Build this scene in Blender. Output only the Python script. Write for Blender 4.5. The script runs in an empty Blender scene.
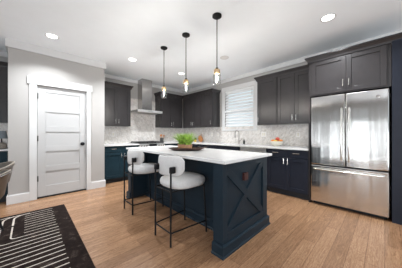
import bpy, bmesh, math, random
from mathutils import Vector, Matrix
random.seed(7)
S = bpy.context.scene
COL = S.collection
PI = math.pi

# ------------------------------------------------------------------ camera
YAW = 0.803
cd = bpy.data.cameras.new('camera'); cam = bpy.data.objects.new('camera', cd); COL.objects.link(cam)
cam.location = (0, 0, 1.167); cam.rotation_euler = (PI/2, 0, YAW - PI/2)
cd.sensor_width = 36; cd.lens = 36*177.6/402
cd.shift_x = 0.2/402; cd.shift_y = 0.16/402
cd.clip_start = 0.05
S.camera = cam

# ------------------------------------------------------------------ world, exposure
S.view_settings.view_transform = 'Standard'; S.view_settings.look = 'None'
S.view_settings.gamma = 1; S.view_settings.use_curve_mapping = False
S.view_settings.exposure = 0.12
W = bpy.data.worlds.new('overcast_sky'); S.world = W; W.use_nodes = True
bg = W.node_tree.nodes['Background']
bg.inputs[0].default_value = (0.86, 0.94, 1.0, 1); bg.inputs[1].default_value = 0.95
S.cycles.max_bounces = 10; S.cycles.diffuse_bounces = 6; S.cycles.glossy_bounces = 5
S.cycles.transmission_bounces = 8; S.cycles.transparent_max_bounces = 12
S.cycles.sample_clamp_indirect = 6

def area(name, loc, rot, sx, sy, power, col=(1, 1, 1), spread=PI):
    l = bpy.data.lights.new(name, 'AREA'); l.shape = 'RECTANGLE'; l.size = sx; l.size_y = sy
    l.energy = power; l.color = col; l.spread = spread
    o = bpy.data.objects.new(name, l); COL.objects.link(o); o.location = loc; o.rotation_euler = rot
    return o
# fill lamps added outside the unseen windows behind and left, standing in for daylight
DAY = (0.90, 0.95, 1.0)
LX, FY = -4.5, -3.0              # left wall plane, front wall plane
LEFT_WIN = [(-2.7, -1.0), (0.55, 0.95), (1.70, 2.05), (2.62, 2.82), (3.3, 4.6)]  # unseen windows, sized and placed for refrigerator streaks and cabinet light
FRONT_WIN = [(-3.8, -1.8), (-0.9, 1.1), (1.8, 3.6)]
WZ0, WZ1 = 0.15, 2.45
TILT = math.radians(48)          # upward tilt added to brighten the ceiling
for a, b in LEFT_WIN:
    area('daylight_fill_left', (LX-0.55, (a+b)/2, 0.9), (0, -PI/2-TILT*0.75, 0), 2.3, b-a, (150 if a < 0 else 36 if a > 3 else 60)*(b-a), DAY)
for a, b in FRONT_WIN:
    area('daylight_fill_front', ((a+b)/2, FY-0.85, 0.45), (PI/2+TILT, 0, 0), b-a+0.2, 2.4, 33*(b-a), DAY)

# ------------------------------------------------------------------ materials
def nt(name):
    m = bpy.data.materials.new(name); m.use_nodes = True
    t = m.node_tree; return m, t, t.nodes['Principled BSDF']
def setp(b, **k):
    for n, v in k.items():
        n = n.replace('_', ' ')
        if n in b.inputs: b.inputs[n].default_value = v
def N(t, typ, **k):
    n = t.nodes.new(typ)
    for a, v in k.items(): setattr(n, a, v)
    return n
def coords(t, scale=(1, 1, 1), rot=(0, 0, 0), obj=True):
    tc = N(t, 'ShaderNodeTexCoord'); mp = N(t, 'ShaderNodeMapping')
    mp.inputs['Scale'].default_value = scale; mp.inputs['Rotation'].default_value = rot
    t.links.new(tc.outputs['Object' if obj else 'Generated'], mp.inputs[0]); return mp.outputs[0]
def ramp(t, fac, stops):
    r = N(t, 'ShaderNodeValToRGB'); e = r.color_ramp.elements
    while len(e) < len(stops): e.new(0.5)
    for i, (p, c) in enumerate(stops): e[i].position = p; e[i].color = (*c, 1)
    t.links.new(fac, r.inputs[0]); return r.outputs[0]
def noise(t, vec, scale, detail=3, rough=0.5, dist=0):
    n = N(t, 'ShaderNodeTexNoise'); n.inputs['Scale'].default_value = scale; n.inputs['Detail'].default_value = detail
    n.inputs['Roughness'].default_value = rough; n.inputs['Distortion'].default_value = dist
    t.links.new(vec, n.inputs['Vector']); return n.outputs[0]
def bump(t, b, h, strength=0.1, dist=0.01):
    n = N(t, 'ShaderNodeBump'); n.inputs['Strength'].default_value = strength; n.inputs['Distance'].default_value = dist
    t.links.new(h, n.inputs['Height']); t.links.new(n.outputs[0], b.inputs['Normal'])
def paint(name, c, rough=0.5, var=0.06, scale=6, bs=0.03, spec=0.5, metal=0):
    m, t, b = nt(name); v = coords(t)
    f = noise(t, v, scale, 4)
    lo = tuple(x*(1-var) for x in c); hi = tuple(min(1, x*(1+var)) for x in c)
    t.links.new(ramp(t, f, [(0.3, lo), (0.7, hi)]), b.inputs['Base Color'])
    setp(b, Roughness=rough, Metallic=metal, Specular_IOR_Level=spec)
    if bs: bump(t, b, noise(t, v, 180, 2), bs, 0.002)
    return m
M = {}
M['wall'] = paint('wall_paint', (0.40, 0.387, 0.375), 0.75, 0.01)
M['ceiling'] = paint('ceiling_paint', (0.89, 0.93, 0.965), 0.85, 0.01)
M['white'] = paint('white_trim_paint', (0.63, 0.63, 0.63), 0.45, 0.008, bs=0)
M['dimwhite'] = paint('white_trim_paint_dimmed', (0.47, 0.47, 0.47), 0.4, 0.008, bs=0)  # the trim white, darkened to offset strong light on the door
M['upper'] = paint('charcoal_cabinet_paint', (0.031, 0.028, 0.029), 0.27, 0.08, bs=0.01)
M['navy'] = paint('navy_cabinet_paint', (0.017, 0.020, 0.030), 0.42, 0.08, bs=0.01, spec=0.15)
M['navy_lit'] = paint('navy_cabinet_paint_lit', (0.014, 0.034, 0.048), 0.42, 0.08, bs=0.01, spec=0.15)  # the navy paint again, window light on it put into the colour
M['island'] = paint('slate_blue_island_paint', (0.013, 0.024, 0.035), 0.42, 0.08, bs=0.01, spec=0.15)
M['black'] = paint('black_metal', (0.008, 0.008, 0.009), 0.45, 0.05, bs=0, spec=0.2)
M['toe'] = paint('toe_kick_black', (0.012, 0.014, 0.018), 0.6, 0.05, bs=0)
M['nickel'] = paint('satin_nickel', (0.72, 0.70, 0.66), 0.25, 0.03, bs=0, metal=1)
M['darknickel'] = paint('dark_brushed_nickel', (0.33, 0.31, 0.29), 0.3, 0.03, bs=0, metal=1)
M['brass'] = paint('warm_brass', (0.70, 0.50, 0.30), 0.4, 0.05, bs=0, metal=1)
M['cream'] = paint('boucle_upholstery', (0.60, 0.595, 0.59), 0.9, 0.05, 60, 0.0)
M['ceramic'] = paint('white_ceramic', (0.74, 0.70, 0.60), 0.25, 0.02, bs=0)
M['orange'] = paint('orange_peel', (0.75, 0.26, 0.04), 0.5, 0.12, 30)
M['red'] = paint('red_apple_skin', (0.50, 0.07, 0.04), 0.35, 0.25, 20, 0)
M['yellow'] = paint('yellow_fruit_skin', (0.72, 0.50, 0.08), 0.45, 0.15, 20, 0)
M['greenf'] = paint('green_fruit_skin', (0.25, 0.36, 0.06), 0.4, 0.15, 20, 0)
M['leaf'] = paint('grass_blade_green', (0.29, 0.46, 0.07), 0.5, 0.6, 25, 0)
M['leafdark'] = paint('dark_leaf_green', (0.08, 0.17, 0.03), 0.5, 0.4, 12, 0)
M['terra'] = paint('tan_wood_pot', (0.50, 0.27, 0.15), 0.6, 0.25, 18)
M['traywood'] = paint('dark_walnut_tray', (0.045, 0.020, 0.015), 0.3, 0.3, 12, 0)
M['utensil'] = paint('warm_wood_utensil', (0.46, 0.19, 0.065), 0.5, 0.2, 20, 0)
M['crock'] = paint('grey_stoneware', (0.06, 0.06, 0.058), 0.5, 0.15, 15)
M['greyshade'] = paint('grey_linen_shade', (0.20, 0.23, 0.25), 0.8, 0.15, 40)
M['basket'] = paint('woven_taupe_base', (0.30, 0.26, 0.22), 0.8, 0.35, 40, 0.3)
M['leather'] = paint('olive_brown_leather', (0.10, 0.083, 0.066), 0.4, 0.35, 9, 0.1)
M['piping'] = paint('pale_leather_edge', (0.30, 0.26, 0.21), 0.5, 0.1, 20, 0)
M['outletw'] = paint('white_switch_plate', (0.80, 0.78, 0.76), 0.4, 0.01, bs=0)
M['outletb'] = paint('reddish_brown_outlet_plate', (0.040, 0.008, 0.006), 0.35, 0.2, 30, 0)
M['blind'] = paint('white_blind_slat', (0.80, 0.81, 0.82), 0.5, 0.01, bs=0)
M['darkgap'] = paint('kick_black_and_gap_shade', (0.01, 0.01, 0.01), 0.8, 0, bs=0)  # refrigerator kick plate; also painted shade under the pantry door
M['grate'] = paint('cast_iron_grate', (0.015, 0.015, 0.016), 0.55, 0.2, 30)
def emis(name, c, s):
    m, t, b = nt(name); setp(b, Base_Color=(*c, 1), Emission_Color=(*c, 1), Emission_Strength=s); return m
M['lamp_on'] = emis('lit_led_disc', (1, 0.97, 0.92), 6)
M['lamp_dim'] = paint('unlit_led_lens', (0.70, 0.70, 0.69), 0.4, 0.01, bs=0)
M['bulb'] = emis('lit_filament', (1, 0.94, 0.87), 2600)
def glass(name, rough=0.02, c=(1, 1, 1)):
    m = bpy.data.materials.new(name); m.use_nodes = True; t = m.node_tree
    t.nodes.remove(t.nodes['Principled BSDF'])
    out = t.nodes['Material Output']
    tr = N(t, 'ShaderNodeBsdfTransparent'); gl = N(t, 'ShaderNodeBsdfGlossy'); mx = N(t, 'ShaderNodeMixShader'); fr = N(t, 'ShaderNodeLayerWeight')
    tr.inputs[0].default_value = (*c, 1); gl.inputs['Roughness'].default_value = rough; fr.inputs[0].default_value = 0.18
    mt = N(t, 'ShaderNodeMath', operation='MULTIPLY_ADD'); mt.inputs[1].default_value = 0.35; mt.inputs[2].default_value = 0.04
    t.links.new(fr.outputs['Facing'], mt.inputs[0]); t.links.new(mt.outputs[0], mx.inputs[0])
    t.links.new(tr.outputs[0], mx.inputs[1]); t.links.new(gl.outputs[0], mx.inputs[2]); t.links.new(mx.outputs[0], out.inputs[0])
    return m
M['glass'] = glass('clear_glass', c=(0.985, 0.985, 0.98)); M['pane'] = glass('window_glass', c=(0.97, 0.99, 0.99))

def steel(name, c=(0.66, 0.655, 0.64), rough=0.115, wav=0.36, sc=(6.0, 6.0, 0.22), aniso=0.88):
    m, t, b = nt(name); setp(b, Base_Color=(*c, 1), Metallic=1.0)
    v = coords(t, sc)
    n = N(t, 'ShaderNodeBump'); n.inputs['Strength'].default_value = wav; n.inputs['Distance'].default_value = 0.02
    t.links.new(noise(t, v, 1.0, 1.5, 0.5, 0.1), n.inputs['Height'])
    v2 = coords(t, (500, 500, 4)); 
    n2 = N(t, 'ShaderNodeBump'); n2.inputs['Strength'].default_value = 0.03; n2.inputs['Distance'].default_value = 0.001
    t.links.new(noise(t, v2, 1.0, 1), n2.inputs['Height']); t.links.new(n.outputs[0], n2.inputs['Normal'])
    t.links.new(n2.outputs[0], b.inputs['Normal'])
    setp(b, Roughness=rough, Anisotropic=aniso); return m
M['steel'] = steel('brushed_stainless')
M['hoodsteel'] = steel('hood_stainless', (0.46, 0.45, 0.44), 0.24, 0.05, (3, 3, 1), 0.5)
M['panelsteel'] = steel('knob_panel_stainless', (0.80, 0.79, 0.78), 0.35, 0.02, (3, 3, 1), 0.0)

def quartz():
    m, t, b = nt('white_quartz'); v = coords(t)
    f = noise(t, v, 2.2, 8, 0.6, 1.2)
    t.links.new(ramp(t, f, [(0.35, (0.68, 0.68, 0.68)), (0.5, (0.72, 0.72, 0.72)), (0.7, (0.66, 0.66, 0.655))]), b.inputs['Base Color'])
    setp(b, Roughness=0.16); return m
M['quartz'] = quartz()

def tile(name, rotz, plane):
    # small marble mosaic laid diagonally with pale joints
    m, t, b = nt(name)
    rot = (PI/2, 0, 0) if plane == 'xz' else (PI/2, 0, PI/2)
    tc = N(t, 'ShaderNodeTexCoord'); sep = N(t, 'ShaderNodeSeparateXYZ'); t.links.new(tc.outputs['Object'], sep.inputs[0])
    cmb = N(t, 'ShaderNodeCombineXYZ')
    t.links.new(sep.outputs['X' if plane == 'xz' else 'Y'], cmb.inputs[0]); t.links.new(sep.outputs['Z'], cmb.inputs[1])
    mp = N(t, 'ShaderNodeMapping'); mp.inputs['Rotation'].default_value = (0, 0, rotz); t.links.new(cmb.outputs[0], mp.inputs[0])
    br = N(t, 'ShaderNodeTexBrick'); br.inputs['Scale'].default_value = 1.0
    br.inputs['Brick Width'].default_value = 0.07; br.inputs['Row Height'].default_value = 0.035; br.inputs['Mortar Size'].default_value = 0.0022
    br.inputs['Color1'].default_value = (0.81, 0.785, 0.76, 1); br.inputs['Color2'].default_value = (0.60, 0.58, 0.56, 1)
    br.inputs['Mortar'].default_value = (0.74, 0.73, 0.71, 1); br.inputs['Bias'].default_value = -0.25
    t.links.new(mp.outputs[0], br.inputs['Vector'])
    f = noise(t, mp.outputs[0], 11, 8, 0.72, 0.6)
    vein = ramp(t, f, [(0.34, (0.70, 0.67, 0.65)), (0.45, (1, 1, 1)), (0.50, (0.76, 0.72, 0.68)), (0.56, (1.0, 1.0, 1.0)), (0.75, (0.78, 0.77, 0.76))])
    mx = N(t, 'ShaderNodeMixRGB', blend_type='MULTIPLY'); mx.inputs[0].default_value = 1
    t.links.new(br.outputs['Color'], mx.inputs[1]); t.links.new(vein, mx.inputs[2]); t.links.new(mx.outputs[0], b.inputs['Base Color'])
    bump(t, b, br.outputs['Fac'], -0.15, 0.002); setp(b, Roughness=0.25); return m
M['tile_back'] = tile('marble_mosaic_back', PI/4, 'xz')
M['tile_right'] = tile('marble_mosaic_right', PI/4, 'yz')

def floor_mat():
    m, t, b = nt('oak_plank_floor'); v = coords(t)
    br = N(t, 'ShaderNodeTexBrick'); br.offset = 0.37; br.inputs['Scale'].default_value = 1.0
    br.inputs['Brick Width'].default_value = 1.35; br.inputs['Row Height'].default_value = 0.127; br.inputs['Mortar Size'].default_value = 0.0016
    br.inputs['Color1'].default_value = (0.43, 0.257, 0.153, 1); br.inputs['Color2'].default_value = (0.305, 0.176, 0.102, 1)
    br.inputs['Mortar'].default_value = (0.16, 0.085, 0.05, 1)
    t.links.new(v, br.inputs['Vector'])
    g = noise(t, coords(t, (1.1, 9, 1)), 1.7, 8, 0.68, 2.4)
    gr = ramp(t, g, [(0.28, (0.55, 0.47, 0.40)), (0.40, (1.02, 1.02, 1.0)), (0.46, (0.66, 0.59, 0.53)), (0.52, (1.12, 1.12, 1.08)), (0.58, (0.72, 0.66, 0.61)), (0.66, (1.22, 1.22, 1.18))])
    g2 = noise(t, coords(t, (3, 90, 1)), 1.0, 3, 0.5, 0.3)
    gr2 = ramp(t, g2, [(0.3, (0.82, 0.79, 0.76)), (0.7, (1.10, 1.10, 1.10))])
    a = N(t, 'ShaderNodeMixRGB', blend_type='MULTIPLY'); a.inputs[0].default_value = 1
    c = N(t, 'ShaderNodeMixRGB', blend_type='MULTIPLY'); c.inputs[0].default_value = 1
    t.links.new(br.outputs['Color'], a.inputs[1]); t.links.new(gr, a.inputs[2])
    t.links.new(a.outputs[0], c.inputs[1]); t.links.new(gr2, c.inputs[2]); t.links.new(c.outputs[0], b.inputs['Base Color'])
    bump(t, b, g, 0.12, 0.004)
    setp(b, Roughness=0.24); return m
M['floor'] = floor_mat()

def rug_mat():
    m, t, b = nt('charcoal_rug_pile'); v = coords(t)
    f = noise(t, v, 9, 8, 0.75, 0.5)
    t.links.new(ramp(t, f, [(0.35, (0.008, 0.005, 0.004)), (0.56, (0.020, 0.013, 0.011)), (0.68, (0.085, 0.066, 0.055))]), b.inputs['Base Color'])
    bump(t, b, noise(t, v, 250, 2), 0.5, 0.004); setp(b, Roughness=0.95, Specular_IOR_Level=0.1); return m
M['rug'] = rug_mat()
M['rugline'] = paint('cream_rug_yarn', (0.50, 0.45, 0.40), 0.95, 0.25, 30, 0.3, 0.1)

# ------------------------------------------------------------------ mesh helpers
def box(bm, x0, x1, y0, y1, z0, z1, mi=0):
    vs = [bm.verts.new(p) for p in ((x0, y0, z0), (x1, y0, z0), (x1, y1, z0), (x0, y1, z0), (x0, y0, z1), (x1, y0, z1), (x1, y1, z1), (x0, y1, z1))]
    for f in ((0, 3, 2, 1), (4, 5, 6, 7), (0, 1, 5, 4), (1, 2, 6, 5), (2, 3, 7, 6), (3, 0, 4, 7)):
        bm.faces.new([vs[i] for i in f]).material_index = mi
def B(*boxes):
    bm = bmesh.new()
    for b in boxes: box(bm, *b)
    return bm
def ringskin(bm, rings, cap=True, mi=0):
    V = [[bm.verts.new(p) for p in r] for r in rings]
    n = len(V[0])
    for a, b in zip(V, V[1:]):
        for i in range(n):
            bm.faces.new((a[i], a[(i+1) % n], b[(i+1) % n], b[i])).material_index = mi
    if cap:
        bm.faces.new(list(reversed(V[0]))).material_index = mi; bm.faces.new(V[-1]).material_index = mi
def tube(bm, pts, r, n=10, mi=0):
    pts = [Vector(p) for p in pts]; rings = []
    up = None
    for i, p in enumerate(pts):
        d = (pts[min(i+1, len(pts)-1)] - pts[max(i-1, 0)]).normalized()
        if up is None: up = Vector((0, 0, 1)) if abs(d.z) < 0.9 else Vector((1, 0, 0))
        s = d.cross(up).normalized(); u = s.cross(d).normalized(); up = u
        rr = r[i] if isinstance(r, (list, tuple)) else r
        rings.append([p + s*rr*math.cos(2*PI*k/n) + u*rr*math.sin(2*PI*k/n) for k in range(n)])
    ringskin(bm, rings, True, mi)
def lathe(bm, prof, c=(0, 0, 0), n=28, cap=True, mi=0):
    rings = [[(c[0]+r*math.cos(2*PI*k/n), c[1]+r*math.sin(2*PI*k/n), c[2]+z) for k in range(n)] for r, z in prof]
    ringskin(bm, rings, cap, mi)
def sweep(path, prof):
    """profile (outward, z) swept along a 2D path, outward = right-hand side; mitred"""
    bm = bmesh.new(); P = [Vector(p) for p in path]; rings = []
    for i, p in enumerate(P):
        ns = []
        if i > 0: d = (p-P[i-1]).normalized(); ns.append(Vector((d.y, -d.x)))
        if i < len(P)-1: d = (P[i+1]-p).normalized(); ns.append(Vector((d.y, -d.x)))
        m = ns[0] if len(ns) == 1 else (ns[0]+ns[1])/(1+ns[0].dot(ns[1]))
        rings.append([(p.x+m.x*o, p.y+m.y*o, z) for o, z in prof])
    ringskin(bm, rings); return bm
def obj(name, bm, mats, parent=None, smooth=False, bev=0):
    bmesh.ops.recalc_face_normals(bm, faces=bm.faces)
    me = bpy.data.meshes.new(name); bm.to_mesh(me); bm.free()
    for m in (mats if isinstance(mats, list) else [mats]): me.materials.append(M[m])
    if smooth:
        for p in me.polygons: p.use_smooth = True
        if smooth == 'auto': me.set_sharp_from_angle(angle=math.radians(40))
    o = bpy.data.objects.new(name, me); COL.objects.link(o)
    if parent: o.parent = parent
    if bev:
        md = o.modifiers.new('bevel', 'BEVEL'); md.width = bev; md.segments = 2; md.limit_method = 'ANGLE'
    return o
def tag(o, label, cat, group=None):
    o['label'] = label; o['category'] = cat
    if group: o['group'] = group
    return o
def thing(name, label, cat, loc, rz=0, group=None):
    o = bpy.data.objects.new(name, None); COL.objects.link(o); o.location = loc; o.rotation_euler = (0, 0, rz)
    o.empty_display_size = 0.1
    return tag(o, label, cat, group)
def struct(name, bm, m, parent=None, **k):
    o = obj(name, bm, m, parent, **k)
    if not parent: o['kind'] = 'structure'
    return o
def dup(o, loc=None, label=None, rz=None):
    c = o.copy(); COL.objects.link(c)
    if loc is not None: c.location = loc
    if rz is not None: c.rotation_euler = (0, 0, rz)
    if label: c['label'] = label
    for ch in [x for x in bpy.data.objects if x.parent == o]:
        d = dup(ch); d.parent = c
    return c

# ------------------------------------------------------------------ structure
WX, WY, CZ = 4.07, 5.085, 2.75
struct('floor', B((LX-0.15, WX+0.15, FY-0.15, WY+0.15, -0.12, 0)), 'floor')
struct('ceiling', B((LX-0.15, WX+0.15, FY-0.15, WY+0.15, CZ, CZ+0.12)), 'ceiling')
struct('wall_back', B((LX-0.15, WX+0.15, WY, WY+0.15, 0, CZ)), 'wall')
wy0, wy1, wz0, wz1 = 2.29, 3.20, 1.30, 2.39       # kitchen window opening
struct('wall_right', B((WX, WX+0.15, FY, wy0, 0, CZ), (WX, WX+0.15, wy1, WY, 0, CZ), (WX, WX+0.15, wy0, wy1, 0, wz0), (WX, WX+0.15, wy0, wy1, wz1, CZ)), 'wall')
def holed(axis, plane, out, lo, hi, wins, z0=WZ0, z1=WZ1):
    bm = bmesh.new(); c = lo; a, b = sorted((plane, out))
    def bx(p, q, zz0, zz1):
        if axis == 'x': box(bm, a, b, p, q, zz0, zz1)
        else: box(bm, p, q, a, b, zz0, zz1)
    for p, q in wins:
        bx(c, p, 0, CZ); bx(p, q, 0, z0); bx(p, q, z1, CZ); c = q
    bx(c, hi, 0, CZ); return bm
struct('wall_left', holed('x', LX, LX-0.15, FY, WY, LEFT_WIN), 'wall')
struct('wall_front', holed('y', FY, FY-0.15, LX, WX, FRONT_WIN), 'wall')

# pantry block standing in front of the back wall, with its door
PX0, PX1, PY = -0.255, 1.205, 4.338
dx0, dx1, dz1 = 0.099, 0.861, 2.055
struct('wall_pantry', B((PX0, dx0, PY, PY+0.12, 0, CZ), (dx1, PX1, PY, PY+0.12, 0, CZ), (dx0, dx1, PY, PY+0.12, dz1, CZ),
                        (PX0, PX0+0.1, PY+0.12, WY, 0, CZ), (PX1-0.1, PX1, PY+0.12, WY, 0, CZ)), 'wall')
def door_bm():
    bm = bmesh.new(); x0, x1, z0, z1 = dx0+0.004, dx1-0.004, 0.026, dz1-0.005
    y = PY+0.018; st = 0.115; rail = 0.105; n = 5
    box(bm, x0, x0+st, y, y+0.035, z0, z1); box(bm, x1-st, x1, y, y+0.035, z0, z1)
    top, bot = 0.11, 0.19
    ph = (z1-z0-top-bot-rail*(n-1))/n; z = z0
    for i in range(n+1):
        h = bot if i == 0 else (top if i == n else rail)
        box(bm, x0+st, x1-st, y, y+0.035, z, z+h); z += h
        if i < n:
            # recessed flat panel with bevelled sticking
            a, b, c, d = x0+st, x1-st, z, z+ph; s = 0.012
            box(bm, a, b, y+0.010, y+0.03, c, d)
            z += ph
    return bm
d = struct('door_1', door_bm(), 'dimwhite', bev=0.003)
bm = bmesh.new()
lathe(bm, [(0.034, 0), (0.034, 0.010), (0.012, 0.014), (0.012, 0.035), (0.030, 0.045), (0.034, 0.058), (0.026, 0.072), (0.002, 0.076)], n=20)
bmesh.ops.rotate(bm, verts=bm.verts, matrix=Matrix.Rotation(PI/2, 3, 'X'), cent=(0, 0, 0))
bmesh.ops.translate(bm, verts=bm.verts, vec=(dx1-0.072, PY+0.018, 0.968))
k = obj('door_knob', bm, 'black', d, smooth='auto'); k['label'] = 'round black door knob'
for z in (1.86, 1.09, 0.36):
    bm = bmesh.new(); tube(bm, [(dx0+0.010, PY+0.010, z-0.05), (dx0+0.010, PY+0.010, z+0.05)], 0.010, 8)
    h = obj('hinge', bm, 'crock', d, smooth='auto'); h['label'] = 'dark metal hinge'
cw = 0.10
obj('door_gap_shade', B((dx0+0.001, dx1-0.001, PY+0.004, PY+0.115, 0.0005, 0.020)), 'darkgap', d)  # dark box painting the shade in the gap under the door
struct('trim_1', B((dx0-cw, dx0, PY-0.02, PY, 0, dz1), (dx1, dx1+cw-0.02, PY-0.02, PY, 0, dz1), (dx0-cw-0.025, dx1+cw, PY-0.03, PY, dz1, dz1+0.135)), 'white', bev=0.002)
BB = [(0.001, 0), (0.018, 0), (0.018, 0.135), (0.010, 0.15), (0.001, 0.15)]
struct('baseboard_pantry_left', sweep([(PX0, WY-0.64), (PX0, PY), (dx0-cw, PY)], BB), 'white')
struct('baseboard_pantry_right', sweep([(dx1+cw-0.02, PY), (PX1, PY), (PX1, PY+0.1)], BB), 'white')
CR = [(0.001, CZ-0.001), (0.001, CZ-0.135), (0.030, CZ-0.135), (0.030, CZ-0.001)]
struct('trim_2', sweep([(PX0, WY-0.005), (PX0, PY), (PX1, PY), (PX1, WY-0.005)], CR), 'white', bev=0.002)
CR2 = [(0.001, CZ-0.001), (0.001, CZ-0.10), (0.026, CZ-0.10), (0.026, CZ-0.001)]
struct('trim_3', sweep([(PX1+0.031, WY), (WX, WY), (WX, FY+0.01)], CR2), 'white', smooth=False)
struct('trim_4', sweep([(LX+0.01, WY), (PX0-0.031, WY)], CR2), 'white')
struct('baseboard_left', sweep([(LX, FY), (LX, WY)], BB), 'white')
struct('baseboard_front', sweep([(WX, FY), (LX, FY)], BB), 'white')
struct('baseboard_right', sweep([(WX, -0.17), (WX, FY+0.02)], BB), 'white')
# tile backsplashes
struct('trim_5', B((PX1+0.001, WX-0.013, WY-0.012, WY-0.0005, 0.914, 1.376), (1.97, 2.88, WY-0.0115, WY-0.0005, 1.376, 2.20)), 'tile_back')
struct('trim_6', B((WX-0.012, WX-0.0005, 0.915, WY-0.0005, 0.914, 1.376)), 'tile_right')
struct('trim_7', B((-1.9, PX0-0.002, WY-0.012, WY-0.0005, 0.914, 1.376)), 'tile_back')

# windows of the far left and front walls (unseen; spots chosen for room light and refrigerator streaks)
wn = 2
for lst, ax in ((LEFT_WIN, 'x'), (FRONT_WIN, 'y')):
    for a, b in lst:
        def bx(p0, p1, z0, z1, bm, d0=0.0, d1=0.06):
            if ax == 'x': box(bm, LX-d1, LX-d0, p0, p1, z0, z1)
            else: box(bm, p0, p1, FY-d1, FY-d0, z0, z1)
        bm = bmesh.new(); m_ = (a+b)/2
        bx(a, a+0.05, WZ0, WZ1, bm); bx(b-0.05, b, WZ0, WZ1, bm); bx(a+0.05, b-0.05, WZ0, WZ0+0.05, bm); bx(a+0.05, b-0.05, WZ1-0.05, WZ1, bm)
        bx(a+0.05, b-0.05, 1.43, 1.47, bm); bx(m_-0.02, m_+0.02, WZ0+0.05, 1.43, bm); bx(m_-0.02, m_+0.02, 1.47, WZ1-0.05, bm)
        w = struct('window_%d' % wn, bm, 'white'); wn += 1

# the kitchen window
bm = bmesh.new()
xi = WX+0.05
for (p0, p1, z0, z1) in ((wy0, wy0+0.045, wz0, wz1), (wy1-0.045, wy1, wz0, wz1), (wy0+0.045, wy1-0.045, wz0, wz0+0.05), (wy0+0.045, wy1-0.045, wz1-0.05, wz1), (wy0+0.045, wy1-0.045, 1.80, 1.85)):
    box(bm, xi, xi+0.05, p0, p1, z0, z1)
w = struct('window_1', bm, 'white', bev=0.003)
obj('pane', B((xi+0.02, xi+0.025, wy0+0.045, wy1-0.045, wz0+0.05, 1.80), (xi+0.02, xi+0.025, wy0+0.045, wy1-0.045, 1.85, wz1-0.05)), 'pane', w)
o = struct('trim_8', B((WX-0.02, WX, wy0-0.10, wy0, wz0-0.0, wz1), (WX-0.02, WX, wy1, wy1+0.10, wz0, wz1), (WX-0.025, WX, wy0-0.11, wy1+0.11, wz1, wz1+0.115)), 'white', bev=0.002)
struct('trim_9', B((WX-0.035, WX+0.05, wy0-0.11, wy1+0.11, wz0-0.045, wz0)), 'white', bev=0.003)
bl = thing('window_blind', 'white horizontal slat blind lowered over the kitchen window above the sink', 'blind', (WX+0.022, (wy0+wy1)/2, wz0))
hw = (wy1-wy0)/2-0.008; H = wz1-wz0
obj('head_rail', B((-0.02, 0.02, -hw, hw, H-0.05, H-0.002)), 'blind', bl)
bm = bmesh.new(); n = 13; z = 0.04
for i in range(n):
    zc = 0.045+i*(H-0.12)/(n-1); a = math.radians(52)
    dx, dz = 0.041*math.cos(a), 0.041*math.sin(a)
    v = [(-dx, -hw, zc-dz), (dx, -hw, zc+dz), (dx, hw, zc+dz), (-dx, hw, zc-dz)]
    nx, nz = -math.sin(a)*0.0015, math.cos(a)*0.0015
    ringskin(bm, [[(p[0]-nx, p[1], p[2]-nz) for p in v], [(p[0]+nx, p[1], p[2]+nz) for p in v]])
obj('slats', bm, 'blind', bl)
obj('bottom_rail', B((-0.02, 0.02, -hw, hw, 0.004, 0.02)), 'blind', bl)
obj('divider_rail', B((-0.050, -0.012, -hw, hw, 0.480, 0.530)), 'blind', bl, bev=0.004)
bm = bmesh.new(); tube(bm, [(-0.032, -hw+0.04, H-0.05), (-0.034, -hw+0.04, H-0.22)], 0.004, 6)
obj('tilt_wand', bm, 'darknickel', bl)

# ------------------------------------------------------------------ cabinets (local: x right, y back, z up; front at y=0)
RB, RR = 0.0, -PI/2           # facing the room from the back wall / from the right wall
def shaker(bm, x0, x1, z0, z1, st=0.062, y0=0.0):
    t = 0.021
    box(bm, x0, x0+st, y0, y0+t, z0, z1); box(bm, x1-st, x1, y0, y0+t, z0, z1)
    box(bm, x0+st, x1-st, y0, y0+t, z0, z0+st); box(bm, x0+st, x1-st, y0, y0+t, z1-st, z1)
    box(bm, x0+st, x1-st, y0+0.014, y0+t-0.002, z0+st, z1-st)
def pull(x, z, vert, L=0.11, y0=0.0, r=0.0055):
    bm = bmesh.new(); h = L/2
    a, b = ((x, y0-0.03, z-h), (x, y0-0.03, z+h)) if vert else ((x-h, y0-0.03, z), (x+h, y0-0.03, z))
    tube(bm, [a, b], r, 8)
    for s in (-0.7, 0.7):
        p = (x, y0-0.03, z+h*s) if vert else (x+h*s, y0-0.03, z)
        tube(bm, [p, (p[0], y0+0.001, p[2])], r*0.8, 8)
    return bm
def cabinet(name, label, cat, loc, rz, w, dep, z0, z1, fronts, mat, toe=False, group=None, pullmat='nickel', L=0.11):
    t = thing(name, label, cat, loc, rz, group)
    if toe:
        obj('body', B((0, w, 0.022, dep, z0+0.10, z1)), mat, t)
        obj('toe_kick', B((0.0, w, 0.075, dep, z0, z0+0.10)), 'toe', t)
    else:
        obj('body', B((0, w, 0.022, dep, z0, z1)), mat, t)
    for kind, a, b, c, d_, hx, hz in fronts:
        bm = bmesh.new()
        if kind == 'door' or (d_-c) > 0.2: shaker(bm, a, b, c, d_)
        elif kind == 'drawer':
            box(bm, a, b, 0, 0.021, c, d_)
        p = obj('door' if kind == 'door' else 'drawer', bm, mat, t, bev=0.0025)
        if hx is not None: obj('handle', pull(hx, hz, kind == 'door', L), pullmat, p, smooth='auto')
    return t
UZ0, UZ1 = 1.376, 2.385
g = 0.003
def pair(w, z0, z1, hz, mid=None, m=0.03):
    mid = mid or w/2
    return [('door', m, mid-g/2, z0, z1, mid-0.035, hz), ('door', mid+g/2, w-m, z0, z1, mid+0.035, hz)]
uh = UZ0+0.12
cabinet('upper_cabinet', 'charcoal two-door wall cabinet between pantry and range hood', 'cabinet', (PX1+0.003, 4.755, 0), RB, 0.765, 0.328, UZ0, UZ1, pair(0.765, UZ0+0.012, UZ1-0.02, uh, 0.405), 'upper')
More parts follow.
